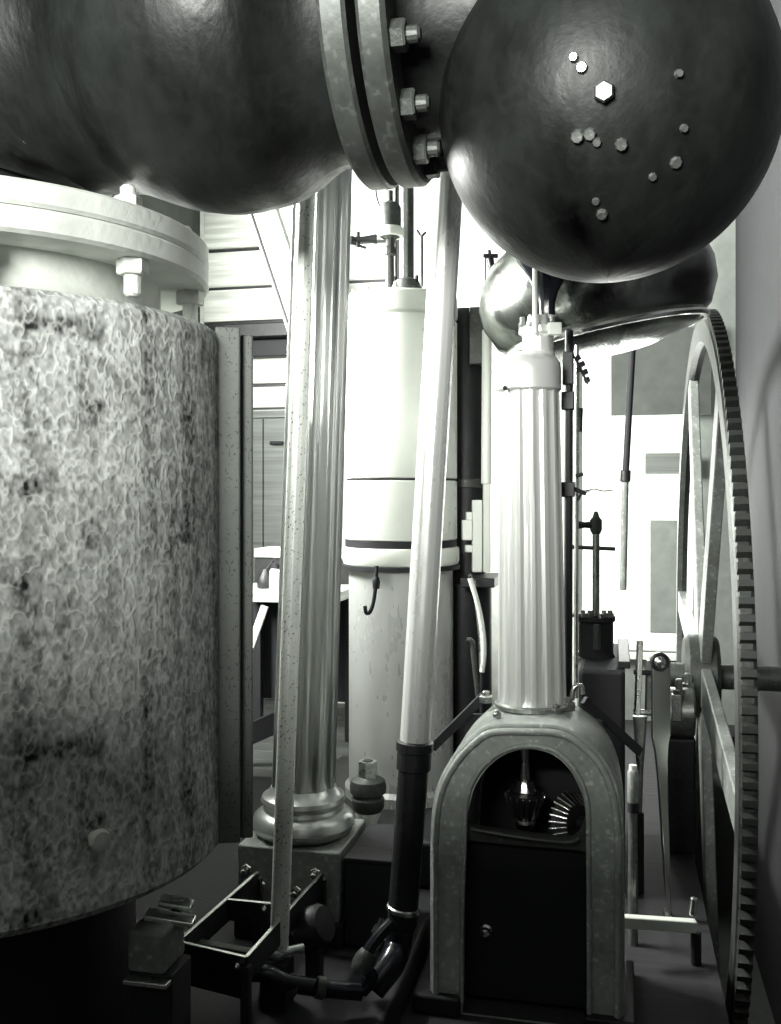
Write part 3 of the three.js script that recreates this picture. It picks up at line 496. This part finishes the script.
function gear(r, rTip, h, n, at, axis, mat, toothMat, t) {        // bevel wheel: cone body with separate teeth
  const m = along(V(0, 0, 0), axis), q = new THREE.Quaternion().setFromRotationMatrix(m);
  part(t, 'gear_body', lathe([[0, 0], [rTip * 0.8, 0], [rTip * 0.86, h * 0.06], [r * 0.88, h * 0.94], [r * 0.8, h], [0, h]], at, 48, m), mat);
  const L = Math.hypot(h, r - rTip), g = new RoundedBoxGeometry(Math.min(r, rTip) * 2 * Math.PI / n * 0.42, L, r * 0.16, 1, 0.002), tilt = Math.atan2(r - rTip, h);
  for (let k = 0; k < n; k++) {
    const a = k / n * Math.PI * 2, tooth = new THREE.Mesh(g, toothMat); tooth.name = 'tooth'; tooth.castShadow = tooth.receiveShadow = true;
    const local = V(Math.sin(a) * (r + rTip) / 2 * 0.95, h / 2, Math.cos(a) * (r + rTip) / 2 * 0.95).applyQuaternion(q).add(at).sub(t.position);
    tooth.position.copy(local); tooth.quaternion.copy(q).multiply(new THREE.Quaternion().setFromAxisAngle(V(0, 1, 0), a)).multiply(new THREE.Quaternion().setFromAxisAngle(V(1, 0, 0), tilt)); t.add(tooth);
  }
}
{
  const D = 3.2, s = D / F, A = W(525, 800, D), y = (py) => EYE + (HORIZON - py) / F * D, t = thing('bevel_pinion', 'bright toothed pinion gear on an upright shaft inside the arch', 'gear', V(A.x, y(836), A.z));
  const at = V(A.x, 0, A.z);
  part(t, 'shaft', rod(V(A.x, y(838), A.z), V(A.x, arch.topY - 0.05, A.z), 4.5 * s, 4.5 * s, 20), mats.steel);
  part(t, 'hub', lathe([[0, y(797)], [11 * s, y(797)], [12 * s, y(790)], [9 * s, y(784)], [8 * s, y(780)], [4 * s, y(779)]], at, 28), mats.brightSteel);
  gear(13 * s, 21 * s, 22 * s, 18, V(A.x, y(794), A.z), V(0, -1, 0), mats.darkIron, mats.brightSteel, t);
  part(t, 'foot_bearing', lathe([[0, y(838)], [5 * s, y(838)], [5 * s, y(830)], [9 * s, y(828)], [11 * s, y(822)], [6 * s, y(816)], [0, y(815)]], at, 24), mats.brightSteel);
}
{
  const c = W(569, 822, 3.2), t = thing('toothed_gear', 'larger dark gear with long teeth behind the pinion', 'gear', V(c.x, c.y, c.z));
  gear(0.065, 0.1, 0.045, 28, V(c.x, c.y, c.z), V(0.62, 0.12, 0.5), mats.darkIron, mats.brightSteel, t);
  part(t, 'axle', rod(V(c.x - 0.01, c.y, c.z), V(c.x + 0.055, c.y + 0.012, c.z + 0.035), 0.02), mats.darkIron);
}
// ================================================================ TAPERED COLUMN AND SPINDLE ABOVE THE ARCH
{
  const D = 3.22, A = W(532, 500, D), s = D / F, y = (py) => EYE + (HORIZON - py) / F * D, b = arch.topY, at = V(A.x, 0, A.z);
  const t = thing('tapered_column', 'bright fluted governor column standing on the grey arch', 'column', V(A.x, b, A.z));
  part(t, 'foot_ring', lathe([[0, b], [37 * s, b], [37 * s, b + 0.012], [34 * s, b + 0.018], [0, b + 0.018]], at, 48), mats.dullSteel);
  part(t, 'shaft', fluted(V(A.x, b + 0.015, A.z), V(A.x - 3 * s, y(385), A.z), 34 * s, 30 * s, 14, 0.07, 0.3, 10, 40), mats.governorSteel);
  part(t, 'collar', lathe([[0, y(392)], [31 * s, y(392)], [33 * s, y(390)], [33 * s, y(372)], [32 * s, y(364)], [28 * s, y(358)], [20 * s, y(354)], [0, y(354)]], V(A.x - 4 * s, 0, A.z), 56), mats.governorSteel);
  const B = W(538, 500, D), bt = V(B.x, 0, B.z);
  part(t, 'gland_body', lathe([[17 * s, y(357)], [17 * s, y(354)], [15.5 * s, y(352)], [15.5 * s, y(336)], [19 * s, y(334)], [19 * s, y(328)], [12 * s, y(326)], [10 * s, y(316)], [0, y(315)]], bt, 40), mats.governorSteel);
  for (const [dx, dz] of [[-15, 0.03], [15, 0.03], [-4, 0.06], [6, -0.05]]) bolt(t, V(B.x + dx * s * C, y(329), B.z + dz), V(0, 1, 0), 4.6 * s, 11 * s, mats.dullSteel);
  part(t, 'side_lug', bar(W(548, 329, D - 0.06), W(561, 329, D - 0.06), 0.03, 12 * s), mats.white); part(t, 'collar_studs', lathe([[0, 0], [2.5 * s, 0], [2 * s, 4 * s], [0, 5 * s]], W(505, 388, D - 0.1), 10, along(V(0, 0, 0), V(0, 0, 1))), mats.black);
  part(t, 'guide_rod', rod(W(535, 334, D - 0.08), W(535, 240, D - 0.08), 2.4 * s), mats.white);
  const u = thing('governor_spindle', 'black flared governor spindle between gland and polished bowl', 'spindle', V(B.x, y(316), B.z));
  const e = V(W(547, 316, D).x, 0, W(547, 316, D).z);
  part(u, 'spindle', lathe([[0, y(316)], [8 * s, y(316)], [8 * s, y(304)], [11 * s, y(292)], [18 * s, y(278)], [27 * s, y(266)], [32 * s, y(256)], [33 * s, y(246)], [0, y(244)]], e, 48), mats.blackGloss);
  part(u, 'upper_stem', rod(V(e.x, y(246), e.z), V(e.x, 3.4, e.z), 0.03), mats.darkIron);
}
{ // slim upright rods beside the tapered column
  const D = 3.3, s = D / F, y = (py) => EYE + (HORIZON - py) / F * D;
  const a = W(568, 700, D), t = thing('valve_rod', 'slim dark upright valve rod with square couplings beside the tapered column', 'rod', V(a.x, arch.topY, a.z));
  part(t, 'rod', rod(V(a.x, arch.topY - 0.01, a.z), W(569, 330, D), 4.2 * s), mats.darkIron);
  for (const [p0, p1, r] of [[410, 392, 6.5], [497, 482, 7], [385, 352, 5.5]]) part(t, 'coupling', box(a.x - r * s, a.x + r * s, y(p0), y(p1), a.z - r * s, a.z + r * s, 0.004), mats.darkIron);
  part(t, 'tap_stem', rod(W(572, 488, D), W(586, 494, D), 2 * s), mats.black); part(t, 'tap_handle', join([rod(W(576, 476, D), W(583, 474, D), 2 * s), rod(W(578, 500, D), W(582, 492, D), 1.4 * s)]), mats.black);
  part(t, 'drip_wire', tube([W(586, 491, D), W(594, 489, D), W(603, 491, D), W(613, 490, D)], 0.0022, 16, 6), mats.black);
  for (const [px, py] of [[578, 358], [582, 364], [585, 372], [587, 380], [579, 370]]) { const p = W(px, py, D); part(t, 'adjusting_nut', toCreasedNormals(new THREE.CylinderGeometry(3.4 * s, 3.4 * s, 5 * s, 6), 0.5).rotateZ(0.4).translate(p.x, p.y, p.z), mats.black); }
  part(t, 'adjusting_arm', bar(W(572, 352, D), W(588, 384, D), 0.008, 0.008), mats.black);
  const b = W(576, 700, D + 0.1), u = thing('pull_rod', 'thin bright rod standing close behind the dark valve rod', 'rod', V(b.x, arch.topY, b.z));
  part(u, 'rod', rod(V(b.x, arch.topY - 0.01, b.z), W(577, 345, D + 0.1), 2.2 * s), mats.steel);
  part(u, 'sleeve', rod(W(579, 432, D + 0.1), W(580, 408, D + 0.1), 3.2 * s), mats.darkIron);
}
{ // lubricator stand
  const D = 4.25, s = D / F, y = (py) => EYE + (HORIZON - py) / F * D, A = W(596, 600, D), at = V(A.x, 0, A.z);
  const t = thing('lubricator', 'upright lubricator with slim stem on a dark drum before the bright window', 'lubricator', V(A.x, 0.905, A.z));
  part(t, 'drum', lathe([[0, 0.904], [19 * s, 0.904], [17 * s, y(652)], [17 * s, y(622)], [19 * s, y(620)], [19 * s, y(616)], [0, y(616)]], at, 40), mats.black);
  for (const [dx, r] of [[-20, 4], [-13, 4], [-6, 4.5], [8, 4], [14, 4.5]]) { const p = W(596 + dx, 616, D - 0.04); bolt(t, V(p.x, y(616), p.z), V(0, 1, 0), +(r * s).toFixed(4), 7 * s, mats.dullSteel); }
  part(t, 'stem', rod(V(A.x, y(616), A.z), V(A.x, y(530), A.z), 3.6 * s), mats.dullSteel);
  part(t, 'head', lathe([[0, y(534)], [4 * s, y(534)], [6 * s, y(530)], [6 * s, y(520)], [3.5 * s, y(517)], [2 * s, y(512)], [0, y(511)]], at, 20), mats.iron);
  part(t, 'lever', turned([[0, 0], [4 * s, 0], [3 * s, 8 * s], [4.6 * s, 18 * s], [0, 19 * s]], W(593, 525, D), W(575, 525, D), 14), mats.darkIron);
  part(t, 'cross_arm', rod(W(572, 547, D), W(615, 549, D), 2 * s), mats.iron);
  part(t, 'sight_tube', rod(W(597, 650, D - 0.08), W(597, 624, D - 0.08), 3.5 * s), mats.iron, 'grey sight tube');
}
{ // dark engine frame behind the arch, to the wheel bearings
  const D = 4.1, s = D / F, y = (py) => EYE + (HORIZON - py) / F * D, a = W(580, 800, D), b = W(636, 800, D);
  const t = thing('engine_frame', 'black engine side frame between the arch and the flywheel', 'frame', V((a.x + b.x) / 2, 0, a.z));
  part(t, 'body', box(a.x, 0.03, 0, y(662), -4.75, -4.0, 0.02), mats.black);
  part(t, 'top_plate', box(W(618, 660, D).x, 0.05, y(662), y(655), -4.7, -4.05, 0.005), mats.darkIron);
}
// ================================================================ LEVERS, BEARINGS AND BARS BY THE WHEEL
{
  const D = 3.7, s = D / F, A = W(660, 662, D), t = thing('tapered_lever', 'long tapered bright lever with a ball topped eye, beside the flywheel', 'lever', V(A.x, 0, A.z));
  part(t, 'eye_boss', join([toCreasedNormals(new THREE.CylinderGeometry(9 * s, 9 * s, 0.05, 28).rotateX(Math.PI / 2).rotateY(YAW).translate(A.x, A.y, A.z), 0.5)]), mats.steel);
  const n = camera.position.clone().sub(A).normalize(); part(t, 'ball_end', new THREE.SphereGeometry(6.4 * s, 24, 16).translate(A.x + n.x * 0.03, A.y + n.y * 0.03, A.z + n.z * 0.03), mats.brightSteel, 'bright ball end');
  part(t, 'eye_ring', new THREE.TorusGeometry(8 * s, 1.6 * s, 10, 28).rotateY(YAW).translate(A.x + n.x * 0.026, A.y + n.y * 0.026, A.z + n.z * 0.026), mats.darkIron);
  const sh = new THREE.Shape([[-8, -2], [8, -2], [8, -70], [6, -82], [5, -100], [9, -255], [7, -255], [-2, -120], [-5, -90], [-8, -76]].map(([x, yy]) => new THREE.Vector2(x * s, yy * s)));
  part(t, 'arm', muv(new THREE.ExtrudeGeometry(sh, { depth: 0.024, bevelEnabled: true, bevelSize: 0.003, bevelThickness: 0.003, bevelSegments: 2 }).rotateY(YAW).translate(A.x, A.y, A.z - 0.012)), mats.brightSteel);
  const f = W(668, 915, D); part(t, 'pivot_pin', rod(V(f.x, f.y, f.z - 0.05), V(f.x, f.y, f.z + 0.04), 0.012), mats.dullSteel); part(t, 'pivot_post', rod(V(f.x, 0, f.z - 0.04), V(f.x, f.y, f.z - 0.04), 0.016), mats.black);
}
{
  const D = 3.95, s = D / F, A = W(641, 680, D), t = thing('short_lever', 'short steel fork rod between the lubricator and the tapered lever', 'lever', V(A.x, 0, A.z));
  part(t, 'arm', bar(W(640, 640, D), W(637, 715, D), 8 * s, 5 * s), mats.steel); part(t, 'arm', bar(W(649, 660, D + 0.05), W(648, 712, D + 0.05), 8 * s, 5 * s), mats.dullSteel);
  part(t, 'pin', rod(W(634, 672, D), W(652, 673, D), 2.6 * s), mats.black); part(t, 'pin', rod(W(634, 712, D), W(652, 713, D), 3 * s), mats.steel);
  part(t, 'tail', turned([[0, 0], [7 * s, 0], [3 * s, 60 * s], [2 * s, 100 * s], [0, 101 * s]], W(640, 716, D), W(640, 820, D), 16), mats.dullSteel);
  part(t, 'post', rod(V(W(640, 800, D).x, 0, W(640, 800, D).z), W(640, 812, D), 4 * s), mats.black);
}
{ // shaft bearing with capped bolts
  const D = 4.45, s = D / F, A = W(683, 700, D), y = (py) => EYE + (HORIZON - py) / F * D, t = thing('shaft_bearing', 'capped shaft bearing block with upright bolts by the flywheel', 'bearing', V(A.x, 0, A.z));
  part(t, 'block', box(A.x - 0.09, A.x + 0.05, 0.0, y(735), A.z - 0.12, A.z + 0.08, 0.012), mats.darkIron);
  part(t, 'cap', turned([[0, 0], [0.1, 0], [0.11, 0.01], [0.11, 0.13], [0.1, 0.14], [0, 0.14]], V(A.x - 0.09, y(712), A.z), V(A.x + 1, y(712), A.z), 40), mats.dullSteel);
  for (const [px, d] of [[679, -0.08], [688, 0.06]]) { const p = W(px, 684, D + d); bolt(t, V(p.x, y(692), p.z), V(0, 1, 0), 0.03, 0.075, mats.dullSteel); }
  part(t, 'oil_box', box(W(672, 684, D - 0.12).x, W(682, 684, D - 0.12).x, y(716), y(690), A.z + 0.085, A.z + 0.12, 0.004), mats.steel);
}
{ // white hand bar
  const D = 3.35, a = W(622, 921, D), b = W(696, 926, D), t = thing('hand_bar', 'short white horizontal bar low beside the arch', 'bar', V(a.x, 0, a.z));
  part(t, 'bar', bar(a, b, 0.036, 0.04, 0.006), mats.white); part(t, 'post', rod(V(b.x, 0, b.z), V(b.x, b.y - 0.02, b.z), 0.018), mats.black); part(t, 'end_pin', rod(W(692, 915, D), W(694, 898, D), 0.012), mats.steel);
}
{ // jointed pipe standing next to the arch leg
  const D = 3.5, s = D / F, A = W(633, 900, D), y = (py) => EYE + (HORIZON - py) / F * D, at = V(A.x, 0, A.z), t = thing('stand_pipe', 'upright jointed grey pipe close beside the arch leg', 'pipe', V(A.x, 0, A.z));
  part(t, 'length', lathe([[0, 0], [5 * s, 0], [5 * s, y(880)], [4.4 * s, y(850)], [4.4 * s, y(812)], [0, y(812)]], at, 20), mats.dullSteel);
  part(t, 'coupling', lathe([[0, y(802)], [5.6 * s, y(802)], [5.6 * s, y(772)], [4.5 * s, y(770)], [0, y(770)]], at, 20), mats.greyPaint); part(t, 'cap', lathe([[0, y(770)], [4 * s, y(770)], [4 * s, y(765)], [0, y(764)]], at, 20), mats.white);
  part(t, 'dark_joint', lathe([[0, y(812)], [5 * s, y(812)], [5 * s, y(802)], [0, y(802)]], at, 20), mats.black);
}
// ================================================================ FLYWHEEL
{
  const c = V(0.375, 0.72, -5.0), R = 1.74, w = 0.06, t = thing('flywheel', 'large spoked iron flywheel with a toothed rim, seen nearly edge on', 'flywheel', c);
  part(t, 'rim', turned([[R - 0.13, 0], [R - 0.03, 0], [R - 0.02, 0.012], [R - 0.02, w - 0.012], [R - 0.03, w], [R - 0.13, w], [R - 0.14, w * 0.5], [R - 0.13, 0]], c.clone(), c.clone().add(V(1, 0, 0)), 128), mats.iron);
  const tooth = new THREE.BufferGeometry();
  { const a = 0.02, b = 0.011, h = 0.034, x0 = 0.006, x1 = w - 0.006, q = [[x0, -0.004, -a], [x1, -0.004, -a], [x1, -0.004, a], [x0, -0.004, a], [x0, h, -b], [x1, h, -b], [x1, h, b], [x0, h, b]];
    const f = [[0, 1, 2, 3], [4, 7, 6, 5], [0, 4, 5, 1], [2, 6, 7, 3], [0, 3, 7, 4], [1, 5, 6, 2]], p = []; for (const [i, j, k, l] of f) p.push(...q[i], ...q[j], ...q[k], ...q[i], ...q[k], ...q[l]);
    tooth.setAttribute('position', new THREE.Float32BufferAttribute(p, 3)); tooth.computeVertexNormals(); tooth.setAttribute('normal', new THREE.Float32BufferAttribute(Array.from(tooth.attributes.normal.array, (v) => v), 3)); muv(tooth); }
  const N = 190; for (let k = 0; k < N; k++) { const a = k / N * Math.PI * 2; piece(t, 'tooth', tooth, mats.iron, c.clone().add(V(0, Math.cos(a) * (R - 0.02), Math.sin(a) * (R - 0.02))), [a, 0, 0]); }
  part(t, 'hub', turned([[0, -0.06], [0.18, -0.06], [0.2, -0.04], [0.2, w + 0.02], [0.18, w + 0.04], [0, w + 0.04]], c, c.clone().add(V(1, 0, 0)), 48), mats.iron);
  const arm = new THREE.Shape([[-0.085, 0.19], [0.085, 0.19], [0.06, R - 0.12], [-0.06, R - 0.12]].map(([p, q]) => new THREE.Vector2(p, q)));
  const armGeo = muv(new THREE.ExtrudeGeometry(arm, { depth: 0.036, bevelEnabled: true, bevelSize: 0.006, bevelThickness: 0.006, bevelSegments: 2 }).translate(0, 0, -0.018).rotateY(-Math.PI / 2));
  for (let k = 0; k < 6; k++) piece(t, 'spoke', armGeo, mats.greyPaint, c.clone().add(V(w / 2, 0, 0)), [k / 6 * Math.PI * 2 + 0.646, 0, 0]);
  part(t, 'shaft', rod(V(0.2, c.y, c.z), V(XR - 0.02, c.y, c.z), 0.06, 0.06, 32), mats.iron);
}
// ================================================================ BACKGROUND THINGS
{ // workbench by the door
  const D = 5.9, p = (px, py, d = D) => W(px, py, d), a = p(232, 596), b = p(300, 596), t = thing('work_bench', 'pale workbench with a raised back shelf, seen between tank and column', 'bench', V(a.x, 0, a.z));
  const top = p(255, 592).y, sh = p(255, 554).y;
  part(t, 'top', box(-2.35, -1.62, top - 0.06, top, -6.15, -5.55, 0.008), mats.board);
  part(t, 'shelf', box(-2.35, -1.62, sh - 0.06, sh, -6.45, -6.15, 0.008), mats.board);
  part(t, 'back_panel', box(-2.35, -1.62, top, sh - 0.06, -6.2, -6.17, 0.004), mats.darkIron);
  part(t, 'leg', bar(p(265, 606), p(240, 676), 0.045, 0.045), mats.board, 'slanting pale leg'); part(t, 'leg', box(-2.33, -2.27, 0, top - 0.06, -6.12, -6.06), mats.black); part(t, 'leg', box(-1.7, -1.64, 0, top - 0.06, -6.12, -6.06), mats.black); part(t, 'leg', box(-1.7, -1.64, 0, top - 0.06, -5.62, -5.56), mats.black);
  part(t, 'under_shade_panel', box(-2.35, -1.62, 0.25, top - 0.06, -6.2, -6.17, 0.004), mats.black); part(t, 'stretcher', bar(p(236, 740, 5.7), p(290, 716, 5.7), 0.04, 0.12), mats.black);  // panel below the top is black to paint the shade under the bench
  const j = thing('jar', 'pale jar with a dark mouth standing on the workbench', 'jar', V(p(267, 590).x, top, p(267, 590).z)), jc = V(p(267, 590).x, 0, -5.75);
  part(j, 'body', lathe([[0, top], [0.04, top], [0.044, top + 0.01], [0.044, top + 0.11], [0.032, top + 0.125], [0.03, top + 0.13], [0, top + 0.13]], jc, 28), mats.white);
  part(j, 'lid', lathe([[0, top + 0.13], [0.034, top + 0.13], [0.034, top + 0.16], [0, top + 0.165]], jc, 28), mats.black);
  const o = thing('oil_can', 'dark oil can with thin spout on the workbench beside the jar', 'oil can', V(p(252, 590).x, top, -5.8)), oc = V(p(252, 590).x, 0, -5.8);
  part(o, 'body', lathe([[0, top], [0.05, top], [0.055, top + 0.01], [0.055, top + 0.06], [0.02, top + 0.12], [0, top + 0.12]], oc, 28), mats.darkIron); part(o, 'spout', rod(V(oc.x, top + 0.11, oc.z), V(oc.x + 0.06, top + 0.19, oc.z), 0.01, 0.004), mats.darkIron);
}
{ // slanting timbers against the end wall
  const t = thing('timber_brace', 'white slanting timber brace against the boarded wall', 'brace', W(294, 320, 6.9));
  part(t, 'timber', bar(W(243, 150, 6.95), W(303, 330, 6.85), 0.09, 0.2), mats.board); part(t, 'edge_shadow_strip', bar(W(231, 150, 6.8), W(290, 330, 6.7), 0.03, 0.014), mats.darkIron); part(t, 'post', box(W(298, 320, 6.85).x - 0.02, W(309, 320, 6.85).x, 0, W(300, 318, 6.85).y, W(303, 320, 6.85).z - 0.06, W(303, 320, 6.85).z + 0.03), mats.board);  // dark edge strip paints a shadow line along the brace
  const u = thing('roof_strut', 'pale roof strut sloping down behind the oil cup', 'strut', W(360, 190, 5.8));
  part(u, 'timber', bar(W(258, 54, 5.8), W(384, 222, 5.8), 0.06, 0.1), mats.board);
}
{ // boards hung inside the far window and the rod before it
  const z = ZB + 0.12, b = (x0, x1, y0, y1, th, m, name, label, k = 0) => { const p = onZ(x0, y0, z + k), q = onZ(x1, y1, z + k), t = thing(name, label, 'panel', V((p.x + q.x) / 2, q.y, z + k)); part(t, 'panel', box(p.x, q.x, q.y, p.y, z + k - th, z + k, 0.006), m); for (const x of [p.x + 0.04, q.x - 0.04]) part(t, 'batten', box(x - 0.02, x + 0.02, q.y + 0.01, p.y - 0.01, z + k - th - 0.03, z + k - th, 0.003), m); return t; };
  b(611, 712, 330, 414, 0.02, mats.darkPlaster, 'blind_panel', 'grey mottled panel across the top of the bright window');
  b(645, 692, 453, 474, 0.02, mats.greyBoard, 'cross_board', 'narrow grey board across the middle of the bright window');
  b(650, 681, 520, 634, 0.02, mats.greyPlaster, 'upright_board', 'upright grey board standing in the bright window', 0.05);
  const t = thing('hanging_rod', 'thin dark rod hanging in front of the bright window', 'rod', W(624, 585, 6.4));
  part(t, 'upper_length', rod(W(625.5, 478, 6.4), W(635, 300, 6.4), 0.022), mats.black); part(t, 'lower_length', rod(W(623, 590, 6.4), W(625.5, 474, 6.4), 0.024), mats.greyPaint); part(t, 'socket', rod(W(625.3, 482, 6.4), W(625.8, 470, 6.4), 0.034), mats.darkIron);
  const c = W(635, 300, 6.4); part(t, 'ceiling_stem', rod(c, V(c.x, TOP, c.z), 0.022), mats.black);
}
{ // little tap near the bowl
  const D = 4.4, t = thing('wall_cock', 'small dark cock with a bar handle beside the polished bowl', 'tap', W(490, 300, D));
  part(t, 'handle', bar(W(483, 256, D), W(498, 256, D), 0.02, 0.018), mats.black); part(t, 'stem', rod(W(490, 258, D), W(493, 273, D), 0.016), mats.darkIron); part(t, 'spindle', rod(W(489, 250, D), W(490, 256, D), 0.008), mats.black); part(t, 'drop_pipe', rod(W(485, 258, D), W(484, 330, D), 0.006), mats.dullSteel); 
}
renderer.render(scene, camera);
